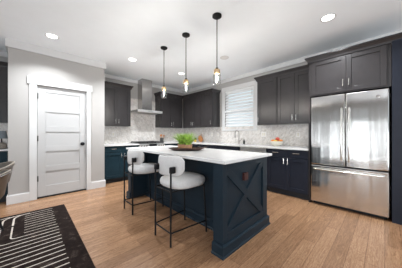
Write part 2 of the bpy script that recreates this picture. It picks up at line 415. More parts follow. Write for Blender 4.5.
cabinet('upper_cabinet', 'charcoal two-door wall cabinet right of the range hood', 'cabinet', (2.88, 4.755, 0), RB, 0.855, 0.328, UZ0, UZ1, pair(0.855, UZ0+0.012, UZ1-0.02, uh, 0.43), 'upper')
cabinet('upper_cabinet', 'charcoal two-door wall cabinet in the corner on the window wall', 'cabinet', (3.738, 4.75, 0), RR, 0.885, 0.318, UZ0, UZ1, pair(0.885, UZ0+0.012, UZ1-0.02, uh, 0.50, m=0.02), 'upper')
cabinet('upper_cabinet', 'charcoal single-door wall cabinet directly left of the window', 'cabinet', (3.738, 3.862, 0), RR, 0.462, 0.328, UZ0, UZ1, [('door', 0.012, 0.45, UZ0+0.012, UZ1-0.02, 0.41, uh)], 'upper')
cabinet('upper_cabinet', 'charcoal single-door wall cabinet directly right of the window', 'cabinet', (3.738, 2.03, 0), RR, 0.455, 0.328, UZ0, UZ1, [('door', 0.012, 0.44, UZ0+0.012, UZ1-0.02, 0.045, uh)], 'upper')
cabinet('upper_cabinet', 'charcoal two-door wall cabinet between single-door unit and refrigerator', 'cabinet', (3.738, 1.572, 0), RR, 0.655, 0.328, UZ0, UZ1, pair(0.655, UZ0+0.012, UZ1-0.02, uh, 0.343, m=0.012), 'upper')
cabinet('fridge_top_cabinet', 'deep charcoal two-door cabinet above the refrigerator', 'cabinet', (3.46, 0.912, 0), RR, 0.975, 0.606, 1.808, UZ1+0.012, pair(0.975, 1.822, 2.372, 1.955, 0.503, m=0.045), 'upper', L=0.10, pullmat='nickel')
def panel(label, y0, y1, x0=3.46):
    return tag(obj('side_panel', B((x0, WX-0.003, y0, y1, 0.0, 1.806)), 'upper'), label, 'panel')
panel('narrow dark panel closing the left side of the refrigerator', 0.890, 0.912)
tag(obj('side_panel', B((3.44, WX-0.003, -0.17, -0.066, 0.0, UZ1+0.012)), 'navy'), 'tall dark panel standing right of the refrigerator', 'panel')

CM = [(0.0, UZ1-0.02), (0.012, UZ1-0.02), (0.016, UZ1+0.010), (0.040, UZ1+0.045), (0.048, UZ1+0.050), (0.048, UZ1+0.071), (0.0, UZ1+0.071)]
def crown(label, path, top=0.0):
    o = obj('crown_moulding', sweep(path, [(a, z+top) for a, z in CM]), 'upper')
    return tag(o, label, 'moulding')
crown('dark crown moulding on the cabinet left of the range hood', [(PX1+0.003, 4.755), (1.973, 4.755), (1.973, 5.08)])
crown('dark crown moulding running round the corner cabinets to the window', [(2.88, 5.08), (2.88, 4.755), (3.738, 4.755), (3.738, 3.40), (4.065, 3.40)])
crown('dark crown moulding on the cabinets between window and refrigerator', [(4.065, 2.03), (3.738, 2.03), (3.738, 0.965)])
crown('dark crown moulding on the deep cabinet above the refrigerator', [(4.065, 0.912), (3.46, 0.912), (3.46, -0.17), (4.065, -0.17)], 0.012)

# base cabinets
BH = 0.882
def fr_base(w, mid=None, m=0.012, dr=True):
    mid = mid or w/2; dz = 0.735
    out = [('drawer', m, mid-g/2, dz, BH-0.012, (m+mid)/2, 0.815), ('drawer', mid+g/2, w-m, dz, BH-0.012, (mid+w-m)/2, 0.815)] if dr else [('drawer', m, w-m, dz, BH-0.012, None, 0)]
    out += [('door', m, mid-g/2, 0.115, dz-0.012, mid-0.035, 0.655), ('door', mid+g/2, w-m, 0.115, dz-0.012, mid+0.035, 0.655)]
    return out
cabinet('base_cabinet', 'navy base cabinet with drawers beside the pantry wall', 'cabinet', (PX1+0.02, 4.485, 0), RB, 0.845, 0.585, 0, BH, fr_base(0.845, 0.43), 'navy_lit', toe=True)
cabinet('base_cabinet', 'dark navy base cabinet between the range and the corner', 'cabinet', (2.838, 4.485, 0), RB, 0.632, 0.585, 0, BH, fr_base(0.632, 0.31), 'navy_lit', toe=True)
cabinet('base_cabinet', 'dark navy corner base cabinet on the window wall', 'cabinet', (3.47, 4.483, 0), RR, 0.70, 0.585, 0, BH, fr_base(0.70, 0.34), 'navy', toe=True)
cabinet('base_cabinet', 'dark navy base cabinet between corner unit and sink unit', 'cabinet', (3.47, 3.78, 0), RR, 0.55, 0.585, 0, BH, fr_base(0.55), 'navy', toe=True)
cabinet('sink_cabinet', 'dark navy sink base cabinet under the window', 'cabinet', (3.47, 3.228, 0), RR, 0.92, 0.585, 0, BH, fr_base(0.92, dr=False), 'navy', toe=True)
cabinet('base_cabinet', 'dark navy two-door two-drawer base cabinet between dishwasher and refrigerator', 'cabinet', (3.47, 1.675, 0), RR, 0.762, 0.585, 0, BH, fr_base(0.762, 0.385), 'navy', toe=True)
# dishwasher
t = thing('dishwasher', 'stainless dishwasher with dark control strip under the window counter', 'dishwasher', (3.47, 2.303, 0), RR)
obj('body', B((0.004, 0.614, 0.03, 0.57, 0.10, 0.875)), 'toe', t)
obj('door', B((0.004, 0.614, -0.004, 0.03, 0.11, 0.80)), 'hoodsteel', t, bev=0.003)
obj('control_strip', B((0.004, 0.614, -0.004, 0.03, 0.804, 0.872)), 'panelsteel', t, bev=0.003)
bm = bmesh.new(); tube(bm, [(0.06, -0.04, 0.77), (0.558, -0.04, 0.77)], 0.010, 10); tube(bm, [(0.09, -0.04, 0.77), (0.09, -0.003, 0.77)], 0.007, 8); tube(bm, [(0.528, -0.04, 0.77), (0.528, -0.003, 0.77)], 0.007, 8)
obj('handle', bm, 'nickel', t, smooth='auto')
obj('toe_kick', B((0.004, 0.614, 0.075, 0.57, 0, 0.10)), 'toe', t)

# worktops
CT = 0.914
tag(obj('countertop', B((PX1+0.003, 2.072, 4.455, WY-0.013, BH, CT)), 'quartz', bev=0.003), 'white quartz worktop left of the range', 'countertop')
bm = bmesh.new()
pts = [(2.836, WY-0.013), (2.836, 4.455), (3.44, 4.455), (3.44, 0.915), (WX-0.013, 0.915), (WX-0.013, WY-0.013)]
ringskin(bm, [[(x, y, BH) for x, y in pts], [(x, y, CT) for x, y in pts]])
tag(obj('countertop', bm, 'quartz', bev=0.003), 'white quartz L-shaped worktop running from range past the window to refrigerator', 'countertop')

# ------------------------------------------------------------------ nook left of the pantry
cabinet('base_cabinet', 'navy base cabinet in the nook at far left edge', 'cabinet', (-1.90, 4.485, 0), RB, 1.64, 0.585, 0, BH, fr_base(1.64, 0.9)[:0] + [('door', 1.22, 1.625, 0.115, 0.72, 1.26, 0.655), ('drawer', 1.22, 1.625, 0.735, 0.87, 1.42, 0.81), ('door', 0.80, 1.21, 0.115, 0.72, 1.17, 0.655), ('drawer', 0.80, 1.21, 0.735, 0.87, 1.0, 0.81), ('door', 0.01, 0.79, 0.115, 0.87, 0.75, 0.655)], 'navy_lit', toe=True)
cabinet('upper_cabinet', 'charcoal wall cabinet in the nook at far left edge', 'cabinet', (-1.90, 4.755, 0), RB, 1.64, 0.328, UZ0, UZ1, [('door', 1.24, 1.60, UZ0+0.012, UZ1-0.02, 1.28, uh), ('door', 0.86, 1.236, UZ0+0.012, UZ1-0.02, 1.19, uh), ('door', 0.02, 0.855, UZ0+0.012, UZ1-0.02, 0.80, uh)], 'upper')
crown('dark crown moulding on the wall cabinet in the far left nook', [(-1.90, 5.08), (-1.90, 4.755), (PX0-0.006, 4.755)])
tag(obj('countertop', B((-1.92, PX0-0.003, 4.455, WY-0.013, BH, CT)), 'quartz', bev=0.003), 'white worktop in the nook at far left edge', 'countertop')
t = thing('table_lamp', 'small grey-shaded table lamp with woven base on the nook worktop', 'lamp', (-0.352, 4.70, CT))
bm = bmesh.new(); lathe(bm, [(0.05, 0.0), (0.062, 0.01), (0.068, 0.05), (0.06, 0.09), (0.03, 0.105), (0.012, 0.11)]); obj('base', bm, 'basket', t, smooth='auto')
bm = bmesh.new(); lathe(bm, [(0.009, 0.108), (0.009, 0.19)]); obj('stem', bm, 'black', t, smooth='auto')
bm = bmesh.new(); lathe(bm, [(0.075, 0.175), (0.055, 0.31), (0.051, 0.31), (0.071, 0.175)], cap=False)
bm.verts.ensure_lookup_table(); obj('lamp_shade', bm, 'greyshade', t, smooth='auto')

# ------------------------------------------------------------------ range
t = thing('range', 'stainless gas range with black grates against the back wall', 'stove', (2.076, 4.44, 0))
w = 0.756
obj('body', B((0, w, 0.04, 0.63, 0.06, 0.90)), 'hoodsteel', t)
od = obj('oven_door', B((0.008, w-0.008, 0.0, 0.038, 0.24, 0.78)), 'hoodsteel', t, bev=0.004)
obj('oven_window', B((0.12, w-0.12, -0.003, 0.0, 0.34, 0.64)), 'black', od)
bm = bmesh.new(); tube(bm, [(0.05, -0.05, 0.735), (w-0.05, -0.05, 0.735)], 0.012); tube(bm, [(0.08, -0.05, 0.735), (0.08, 0.002, 0.735)], 0.008); tube(bm, [(w-0.08, -0.05, 0.735), (w-0.08, 0.002, 0.735)], 0.008)
obj('handle', bm, 'nickel', od, smooth='auto')
obj('bottom_drawer', B((0.008, w-0.008, 0.0, 0.038, 0.08, 0.232)), 'hoodsteel', t, bev=0.004)
bm = bmesh.new()
ringskin(bm, [[(x, 0.04, 0.79), (x, -0.012, 0.795), (x, 0.012, 0.908), (x, 0.04, 0.912)] for x in (0.0, w)])
cp = obj('control_panel', bm, 'panelsteel', t)
bm = bmesh.new(); ringskin(bm, [[(x, -0.0105, 0.802), (x, -0.0125, 0.801), (x, 0.0075, 0.900), (x, 0.0095, 0.901)] for x in (0.27, 0.50)])
obj('display', bm, 'black', cp)
for x in (0.05, 0.12, 0.19, 0.565, 0.635, 0.705):
    bm = bmesh.new(); lathe(bm, [(0.021, 0), (0.021, 0.018), (0.016, 0.032), (0.001, 0.033)], n=14)
    bmesh.ops.rotate(bm, verts=bm.verts, matrix=Matrix.Rotation(PI/2-0.2, 3, 'X'), cent=(0, 0, 0))
    bmesh.ops.translate(bm, verts=bm.verts, vec=(x, -0.001, 0.852)); obj('knob', bm, 'darknickel', cp, smooth='auto')
obj('cooktop', B((0.0, w, 0.04, 0.63, 0.9, 0.922)), 'black', t, bev=0.003)
for i in range(3):
    bm = bmesh.new(); a, b = 0.02+i*0.24, 0.255+i*0.24-0.003
    for x in (a, (a+b)/2-0.006, b-0.012): box(bm, x, x+0.012, 0.08, 0.60, 0.94, 0.955)
    for y in (0.08, 0.20, 0.334, 0.46, 0.588): box(bm, a, b, y, y+0.012, 0.942, 0.957)
    for x in (a, b-0.012):
        for y in (0.08, 0.588): box(bm, x, x+0.012, y, y+0.012, 0.9215, 0.944)
    obj('grate', bm, 'grate', t)
# hood
t = thing('range_hood', 'stainless chimney range hood on the wall above the range', 'hood', (2.458, WY-0.012, 1.775))
obj('chimney', B((-0.155, 0.155, -0.29, -0.001, 0.066, CZ-1.775-0.001)), 'hoodsteel', t, bev=0.002)
bm = bmesh.new()
r = lambda a, y0, z: [(-a, y0, z), (a, y0, z), (a, -0.001, z), (-a, -0.001, z)]
ringskin(bm, [r(0.38, -0.50, 0.0), r(0.38, -0.50, 0.058), r(0.375, -0.495, 0.064)])
cn = obj('canopy', bm, 'panelsteel', t)
bm = bmesh.new()
for x in (-0.06, -0.03, 0, 0.03, 0.06):
    box(bm, x-0.006, x+0.006, -0.503, -0.4995, 0.022, 0.034)
obj('button_row', bm, 'black', cn)
obj('filter', B((-0.32, 0.32, -0.45, -0.06, -0.006, -0.0005)), 'darknickel', cn)

# ------------------------------------------------------------------ refrigerator
t = thing('refrigerator', 'stainless french-door refrigerator with bottom freezer drawer', 'refrigerator', (3.427, 0.870, 0), RR)
w = 0.912
obj('body', B((0.004, w-0.004, 0.075, 0.62, 0.03, 1.765)), 'toe', t)
obj('kick_plate', B((0.02, w-0.02, 0.085, 0.11, 0.0, 0.05)), 'darkgap', t)
def rdoor(x0, x1, z0, z1): return B((x0, x1, 0.0, 0.072, z0, z1))
def bowed(x, z0, z1, n=14):
    bm = bmesh.new()
    pts = [(x, -0.002, z0)] + [(x, -0.03-0.028*math.sin(PI*i/n)**0.7, z0+0.005+(z1-z0-0.01)*i/n) for i in range(n+1)] + [(x, -0.002, z1)]
    tube(bm, pts, 0.0105, 10); return bm
for a, b, hx in ((0.0, w/2-0.002, w/2-0.045), (w/2+0.002, w, w/2+0.045)):
    dd = obj('door', rdoor(a, b, 0.672, 1.78), 'steel', t, bev=0.012)
    obj('handle', bowed(hx, 0.76, 1.56), 'nickel', dd, smooth='auto')
dr = obj('freezer_drawer', rdoor(0.0, w, 0.055, 0.655), 'steel', t, bev=0.012)
bm = bmesh.new(); n = 14
tube(bm, [(0.05, -0.002, 0.60)] + [(0.053+(w-0.106)*i/n, -0.03-0.03*math.sin(PI*i/n)**0.7, 0.60) for i in range(n+1)] + [(w-0.05, -0.002, 0.60)], 0.0125, 10)
obj('handle', bm, 'nickel', dr, smooth='auto')
bm = bmesh.new(); lathe(bm, [(0.021, 0), (0.021, 0.003), (0.017, 0.004)], n=24)
tube(bm, [(0.012*math.cos(a/8*2*PI*0.8+0.5), 0.012*math.sin(a/8*2*PI*0.8+0.5), 0.005) for a in range(9)], 0.0016, 6)
tube(bm, [(-0.002, 0.004, 0.005), (0.009, 0.0, 0.005), (0.004, -0.009, 0.005)], 0.0016, 6)
bmesh.ops.rotate(bm, verts=bm.verts, matrix=Matrix.Rotation(PI/2, 3, 'X'), cent=(0, 0, 0))
bmesh.ops.translate(bm, verts=bm.verts, vec=(w-0.105, 0.0, 1.685))
o = obj('badge', bm, 'darknickel', t, smooth='auto'); o['label'] = 'small round dark metal badge'

# ------------------------------------------------------------------ island
IX0, IX1, IY0, IY1 = 1.315, 2.225, 1.065, 3.30
t = thing('kitchen_island', 'dark slate blue kitchen island with X-braced end panels', 'island', ((IX0+IX1)/2, (IY0+IY1)/2, 0))
cx, cy = (IX0+IX1)/2, (IY0+IY1)/2
hx, hy = (IX1-IX0)/2, (IY1-IY0)/2
bxl = 1.625-cx                         # seating side face of the body
obj('body', B((bxl, hx-0.02, -hy+0.121, hy-0.121, 0.0, 0.884)), 'island', t)
# cabinet doors on the working side
for i in range(4):
    y0 = -hy+0.13+i*(2*hy-0.26)/4; y1 = y0+(2*hy-0.26)/4-0.004
    bm = bmesh.new(); shaker(bm, 0, y1-y0, 0.13, 0.87)
    bmesh.ops.rotate(bm, verts=bm.verts, matrix=Matrix.Rotation(PI/2, 3, 'Z'), cent=(0, 0, 0))
    bmesh.ops.translate(bm, verts=bm.verts, vec=(hx+0.001, y0, 0))
    dd = obj('door', bm, 'island', t)
def endpanel(s):
    bm = bmesh.new(); T = 0.12; yo = s*hy; rec = 0.022
    def bx(x0, x1, d0, d1, z0, z1):
        a, b = sorted((yo-s*d0, yo-s*d1)); box(bm, x0, x1, a, b, z0, z1)
    bx(-hx, hx, rec, T, 0, 0.884)                    # core
    L, R, T0, T1 = -hx+0.075, hx-0.105, 0.20, 0.815
    bx(-hx, L, 0, rec, 0.0, 0.884); bx(R, hx, 0, rec, 0.0, 0.884)
    bx(L, R, 0, rec, 0.0, T0); bx(L, R, 0, rec, T1, 0.884)
    p = obj('end_panel', bm, 'island', t, bev=0.002)
    # the X brace: two crossing boards
    for sg in (1, -1):
        bm = bmesh.new(); dx, dz = R-L, T1-T0; ln = math.hypot(dx, dz); wd = 0.075
        ang = math.atan2(dz, dx)*sg; mx_, mz_ = (L+R)/2, (T0+T1)/2
        # clip board against the frame: polygon of a diagonal band inside rectangle
        nxv, nzv = -math.sin(ang)*wd/2, math.cos(ang)*wd/2
        q = wd/2/abs(math.sin(abs(ang))); r_ = wd/2/math.cos(abs(ang))
        if sg == 1: poly = [(L, T0), (L+q, T0), (R, T1-r_), (R, T1), (R-q, T1), (L, T0+r_)]
        else: poly = [(L, T1), (L, T1-r_), (R-q, T0), (R, T0), (R, T0+r_), (L+q, T1)]
        d0 = 0.004 if sg == 1 else 0.0045
        ringskin(bm, [[(x, yo-s*d0, z) for x, z in poly], [(x, yo-s*(rec+0.001), z) for x, z in poly]])
        obj('brace', bm, 'island', t, bev=0.0015)
    return p
endpanel(-1); endpanel(1)
def plinth(path, label=None):
    pr = [(0.0005, 0.0), (0.032, 0.0), (0.032, 0.014), (0.022, 0.022), (0.022, 0.100), (0.010, 0.116), (0.0005, 0.116)]
    return obj('base_moulding', sweep(path, pr), 'island', t)
T = 0.12
plinth([(bxl, hy-T), (bxl, -hy+T)])
plinth([(-hx+0.0, -hy+T), (-hx, -hy), (hx, -hy), (hx, -hy+T)])
plinth([(hx, hy-T), (hx, hy), (-hx, hy), (-hx, hy-T)])
tag(obj('island_countertop', B((1.300, 2.290, 1.025, 3.36, 0.884, CT+0.002)), 'quartz', bev=0.004), 'long white quartz top of the island', 'countertop')
o = obj('electrical_outlet', B((1.685, 1.760, IY0-0.0065, IY0-0.0005+0.022, 0.66, 0.742)), 'outletb', bev=0.002)
tag(o, 'dark reddish brown outlet plate on the island end panel', 'outlet')

# ------------------------------------------------------------------ bar stools (local: faces +x)
def superring(cx_, cy_, a, b, n, z, k=40):
    out = []
    for i in range(k):
        t_ = 2*PI*i/k; c, s_ = math.cos(t_), math.sin(t_)
        out.append((cx_+a*abs(c)**(2/n)*(1 if c >= 0 else -1), cy_+b*abs(s_)**(2/n)*(1 if s_ >= 0 else -1), z))
    return out
def make_stool():
    t = thing('bar_stool', 'white upholstered bar stool with thin black legs, nearer the camera', 'stool', (1.295, 1.69, 0))
    bm = bmesh.new(); sx = 0.035
    prof = [(0.82, 0.572), (0.93, 0.578), (0.985, 0.595), (1.0, 0.615), (0.99, 0.638), (0.95, 0.655), (0.84, 0.667), (0.6, 0.674), (0.3, 0.676)]
    ringskin(bm, [superring(sx, 0, 0.250*f, 0.235*f, 2.9, z) for f, z in prof])
    obj('seat', bm, 'cream', t, smooth=True)
    # curved back pad
    bm = bmesh.new(); R0, th = 0.306, math.radians(50); rings = []
    nt_ = 28; cz, hh, tt = 0.812, 0.112, 0.025
    for i in range(nt_+1):
        u = -1+2*i/nt_; f = (1-min(0.9999, abs(u))**7)**(1/2.6) if abs(u) < 1 else 0.45
        f = max(f, 0.45); ft = max((1-abs(u)**8)**0.5 if abs(u) < 1 else 0, 0.3); a = PI + u*th
        ring = []
        for k_ in range(20):
            q = 2*PI*k_/20; cq, sq = math.cos(q), math.sin(q)
            rr = R0 + tt*ft*abs(cq)**(2/2.4)*(1 if cq >= 0 else -1)
            zz = cz + hh*f*abs(sq)**(2/3.0)*(1 if sq >= 0 else -1)
            ring.append((0.115+rr*math.cos(a), 0.052+rr*math.sin(a), zz+0.012*math.sin(-a)))
        rings.append(ring)
    ringskin(bm, rings)
    obj('backrest', bm, 'cream', t, smooth=True)
    r = 0.0105; z1 = 0.575
    for s in (-1, 1):
        bm = bmesh.new(); tube(bm, [(-0.245, s*0.155, 0), (-0.243, s*0.155, 0.815)], r)
        l = obj('leg', bm, 'black', t, smooth='auto')
        bm = bmesh.new(); box(bm, -0.256, -0.19, s*0.155-0.021, s*0.155+0.021, 0.755, 0.825)
        obj('bracket', bm, 'black', l, bev=0.012)
        bm = bmesh.new(); tube(bm, [(0.232, s*0.205, 0), (0.205, s*0.19, z1-0.002)], r); obj('leg', bm, 'black', t, smooth='auto')
    bm = bmesh.new()
    zf = 0.137; q = 0.008
    xf = 0.232-0.027*zf/z1; yf = 0.205-0.015*zf/z1
    tube(bm, [(-0.244, -0.155, zf), (-0.244, 0.155, zf)], q); 
    for s in (-1, 1): tube(bm, [(-0.244, s*0.155, zf), (xf, s*yf, zf)], q)
    obj('stretcher', bm, 'black', t, smooth='auto')
    bm = bmesh.new()
    for s in (-1, 1): tube(bm, [(-0.243, s*0.155, 0.565), (0.205, s*0.19, 0.565)], q)
    tube(bm, [(0.205, -0.19, 0.565), (0.205, 0.19, 0.565)], q)
    tube(bm, [(-0.243, -0.155, 0.565), (-0.243, 0.155, 0.565)], q)
    obj('seat_frame', bm, 'black', t, smooth='auto')
    return t
st = make_stool()
dup(st, (1.318, 2.685, 0), 'white upholstered bar stool with thin black legs, farther from the camera')

# ------------------------------------------------------------------ tray with potted grass
AX = YAW - PI/2                     # long side of the tray faces the camera side of the room
t = thing('serving_tray', 'dark wooden tray with flared pointed ends on the island', 'tray', (1.752, 2.131, CT+0.002), AX)
bm = bmesh.new()
def trayring(a, b, z, e): return superring(0, 0, a, b, e, z, 48)
rings = [trayring(0.17, 0.085, 0.0, 3.5), trayring(0.20, 0.11, 0.004, 3.5), trayring(0.255, 0.135, 0.024, 2.6), trayring(0.295, 0.145, 0.042, 2.0),
         trayring(0.285, 0.138, 0.043, 2.0), trayring(0.245, 0.125, 0.028, 2.6), trayring(0.19, 0.10, 0.012, 3.5), trayring(0.1, 0.05, 0.011, 3)]
ringskin(bm, rings); o = obj('tray_body', bm, 'traywood', t, smooth='auto')
def grass(label, loc, n, seed):
    rnd = random.Random(seed)
    t = thing('potted_grass', label, 'plant', loc, AX, 'potted grasses on the tray')
    bm = bmesh.new(); h = 0.078
    r = lambda a, z: [(-a, -a, z), (a, -a, z), (a, a, z), (-a, a, z)]
    ringskin(bm, [r(0.052, 0), r(0.062, h), r(0.054, h), r(0.052, h-0.012)])
    obj('pot', bm, 'terra', t, bev=0.003)
    bm = bmesh.new()
    for i in range(n):
        a = rnd.uniform(0, 2*PI); b0 = rnd.uniform(0, 0.042); lean = rnd.uniform(0.1, 1.25)**0.8*(0.6+b0/0.07); L = rnd.uniform(0.15, 0.21)*(1+0.25*min(lean, 1.2))
        lean = min(lean, 1.3)
        bx_, by_ = b0*math.cos(a), b0*math.sin(a); d = Vector((math.cos(a), math.sin(a), 0)); s = Vector((-d.y, d.x, 0))
        tw = rnd.uniform(-0.8, 0.8); s = (s*math.cos(tw)+d*math.sin(tw))
        pr_ = None; wdt = rnd.uniform(0.0035, 0.0055)
        for k_ in range(5):
            u = k_/4; ang = lean*(0.35+0.75*u)
            p = Vector((bx_, by_, h-0.012)) + d*(L*u*math.sin(ang)) + Vector((0, 0, L*u*math.cos(ang*0.85)))
            wv = wdt*(1-u**2*0.95)
            pair_ = (bm.verts.new(p-s*wv), bm.verts.new(p+s*wv))
            if pr_: bm.faces.new((pr_[0], pr_[1], pair_[1], pair_[0]))
            pr_ = pair_
    obj('grass_blades', bm, 'leaf', t)
    return t
fx, fy = math.cos(YAW), math.sin(YAW); rx, ry = math.sin(YAW), -math.cos(YAW)
def cp_(dep, lat, z): return (fx*dep+rx*lat, fy*dep+ry*lat, z)
grass('bushy potted grass on the tray, the right-hand of two', cp_(2.76, -0.195, CT+0.0135), 230, 3)
grass('bushy potted grass on the tray, the left-hand of two', cp_(2.87, -0.305, CT+0.0135), 190, 5)

# ------------------------------------------------------------------ faucet and worktop items
t = thing('faucet', 'dark nickel gooseneck faucet in front of the window', 'faucet', (3.96, 2.66, CT), 0)
bm = bmesh.new(); lathe(bm, [(0.028, 0), (0.028, 0.008), (0.018, 0.014), (0.016, 0.10), (0.012, 0.105)], n=18); obj('base', bm, 'darknickel', t, smooth='auto')
bm = bmesh.new(); pts = [(0, 0, 0.10), (0, 0, 0.26)] + [(-0.085+0.085*math.cos(a), 0, 0.27+0.085*math.sin(a)) for a in [PI*i/12 for i in range(13)]] + [(-0.17, 0, 0.22)]
tube(bm, pts, 0.0115, 12); obj('spout', bm, 'darknickel', t, smooth='auto')
bm = bmesh.new(); tube(bm, [(-0.17, 0, 0.225), (-0.17, 0, 0.16)], 0.017, 12); obj('spray_head', bm, 'darknickel', t, smooth='auto')
bm = bmesh.new(); tube(bm, [(0, -0.015, 0.07), (-0.01, -0.05, 0.085), (-0.02, -0.10, 0.12)], [0.009, 0.008, 0.006], 10); obj('lever', bm, 'darknickel', t, smooth='auto')
t = thing('soap_dispenser', 'small dark soap dispenser beside the faucet', 'dispenser', (3.95, 2.50, CT))
bm = bmesh.new(); lathe(bm, [(0.022, 0), (0.026, 0.01), (0.026, 0.08), (0.012, 0.095), (0.008, 0.10), (0.008, 0.125)], n=18); obj('bottle', bm, 'glass' if False else 'crock', t, smooth='auto')
bm = bmesh.new(); tube(bm, [(0, 0, 0.124), (0, 0, 0.135), (-0.04, 0, 0.132)], 0.005, 8); obj('pump', bm, 'darknickel', t, smooth='auto')

tb = thing('fruit_bowl', 'white bowl of mixed fruit on the worktop left of the refrigerator', 'bowl', (3.80, 1.60, CT))
bm = bmesh.new(); lathe(bm, [(0.055, 0), (0.06, 0.008), (0.11, 0.04), (0.145, 0.105), (0.138, 0.106), (0.104, 0.047), (0.04, 0.018)], n=36)
obj('bowl_body', bm, 'ceramic', tb, smooth='auto')
def fruit(name, label, cat, mat, loc, r, sq=0.92, group='fruits in the white bowl'):
    bm = bmesh.new(); prof = []
    for i in range(11):
        a = -PI/2+PI*i/10; prof.append((max(0.0015, r*math.cos(a)), r*sq*math.sin(a) - (0.12*r*math.exp(-((a-PI/2)*3)**2))))
    lathe(bm, prof, n=20)
    t = thing(name, label, cat, loc, 0, group); obj('flesh', bm, mat, t, smooth=True)
    bm = bmesh.new(); tube(bm, [(0, 0, r*sq*0.85), (0.003, 0, r*sq+0.012)], 0.002, 6); obj('stem', bm, 'traywood', t)
fz = CT
fruit('orange', 'orange at the left side of the white fruit bowl', 'fruit', 'orange', (3.785, 1.675, fz+0.102), 0.044)
fruit('lemon', 'yellow fruit in the middle of the white fruit bowl, lower', 'fruit', 'yellow', (3.735, 1.60, fz+0.10), 0.040)
fruit('apple', 'red apple at the top middle of the white fruit bowl', 'fruit', 'red', (3.80, 1.585, fz+0.150), 0.044)
fruit('orange', 'orange at the right side of the white fruit bowl', 'fruit', 'orange', (3.80, 1.518, fz+0.105), 0.042)
fruit('pear', 'green fruit at the back of the white fruit bowl', 'fruit', 'greenf', (3.875, 1.61, fz+0.105), 0.042, 1.15)

# items in the corner left of the window
t = thing('serving_board', 'round orange-brown wooden board leaning on the backsplash behind the island plants', 'board', (3.985, 4.14, CT), 0)
bm = bmesh.new(); lathe(bm, [(0.10, -0.009), (0.106, 0), (0.10, 0.009)], n=36)
bmesh.ops.rotate(bm, verts=bm.verts, matrix=Matrix.Rotation(PI/2-0.2, 3, 'Y'), cent=(0, 0, 0)); bmesh.ops.translate(bm, verts=bm.verts, vec=(0, 0, 0.106))
obj('board_disc', bm, 'utensil', t, smooth='auto')
bm = bmesh.new(); tube(bm, [(0.020, 0, 0.205), (0.036, 0, 0.26)], 0.010, 8); obj('board_handle', bm, 'utensil', t, smooth='auto')
t = thing('potted_plant', 'small leafy plant in a yellow pot beside the round board', 'plant', (3.90, 4.30, CT), 0)
bm = bmesh.new(); lathe(bm, [(0.035, 0), (0.045, 0.07), (0.040, 0.07), (0.038, 0.06)], n=20); obj('pot', bm, 'yellow', t, smooth='auto')
bm = bmesh.new(); rnd = random.Random(4)
for i in range(60):
    a = rnd.uniform(0, 2*PI); el = rnd.uniform(0.2, 1.4); L = rnd.uniform(0.05, 0.11); d = Vector((math.cos(a)*math.cos(el), math.sin(a)*math.cos(el), math.sin(el))); s = Vector((-math.sin(a), math.cos(a), 0))*0.012
    p0 = Vector((0, 0, 0.06)); c = p0+d*L*0.55; e = p0+d*L
    vs = [bm.verts.new(p) for p in (p0, c-s, e, c+s)]; bm.faces.new(vs)
obj('leaves', bm, 'leafdark', t)

t = thing('utensil_crock', 'dark grey crock holding wooden utensils right of the range', 'crock', (3.02, 4.90, CT))
bm = bmesh.new(); lathe(bm, [(0.052, 0), (0.056, 0.005), (0.056, 0.14), (0.050, 0.14), (0.049, 0.012)], n=28); obj('crock_body', bm, 'crock', t, smooth='auto')
for i, (dx, dy, L, lb) in enumerate(((-0.055, 0.0, 0.17, 'wooden spoon leaning left in the grey crock'), (0.075, -0.01, 0.165, 'wooden spoon leaning right in the grey crock'), (0.01, 0.02, 0.18, 'wooden spoon standing upright in the grey crock'))):
    t = thing('wooden_spoon', lb, 'utensil', (3.02, 4.90, CT+0.014), 0, 'utensils in the grey crock')
    bm = bmesh.new(); k0 = dx*0.25
    tube(bm, [(k0, 0, 0.0), (dx*0.75, dy, L)], 0.006, 8)
    obj('shaft', bm, 'utensil', t)
    bm = bmesh.new(); tp = Vector((dx*0.75, dy, L-0.01)); dd = Vector((dx*0.75-k0, dy, L)).normalized()
    tube(bm, [tp+dd*z for z in (0, 0.015, 0.04, 0.062, 0.072)], [0.007, 0.02, 0.028, 0.02, 0.006], 12)
    bmesh.ops.scale(bm, verts=bm.verts, vec=(1, 0.35, 1), space=Matrix.Translation(-tp)); obj('spoon_head', bm, 'utensil', t, smooth='auto')

# outlets and switches on the backsplash
def outlet(label, loc, rz, w=0.075, n=1):
    t = thing('wall_outlet', label, 'outlet', loc, rz)
    obj('plate', B((-w/2, w/2, -0.006, 0, -0.058, 0.058)), 'outletw', t, bev=0.002)
    for i in range(n):
        x = (i-(n-1)/2)*0.046
        obj('socket', B((x-0.016, x+0.016, -0.009, -0.006, -0.034, 0.034)), 'ceramic', t, bev=0.002)
outlet('white outlet plate on the tile under the cabinet left of the hood', (1.62, WY-0.0125, 1.16), RB)
outlet('white outlet plate left of window, farther from the window', (WX-0.0125, 3.70, 1.157), RR)
outlet('white outlet plate left of window, just beside the window casing', (WX-0.0125, 3.46, 1.157), RR)
outlet('wide white switch plate right of the window', (WX-0.0125, 2.02, 1.165), RR, 0.13, 2)
outlet('white outlet plate on the backsplash nearest the refrigerator', (WX-0.0125, 1.26, 1.16), RR)

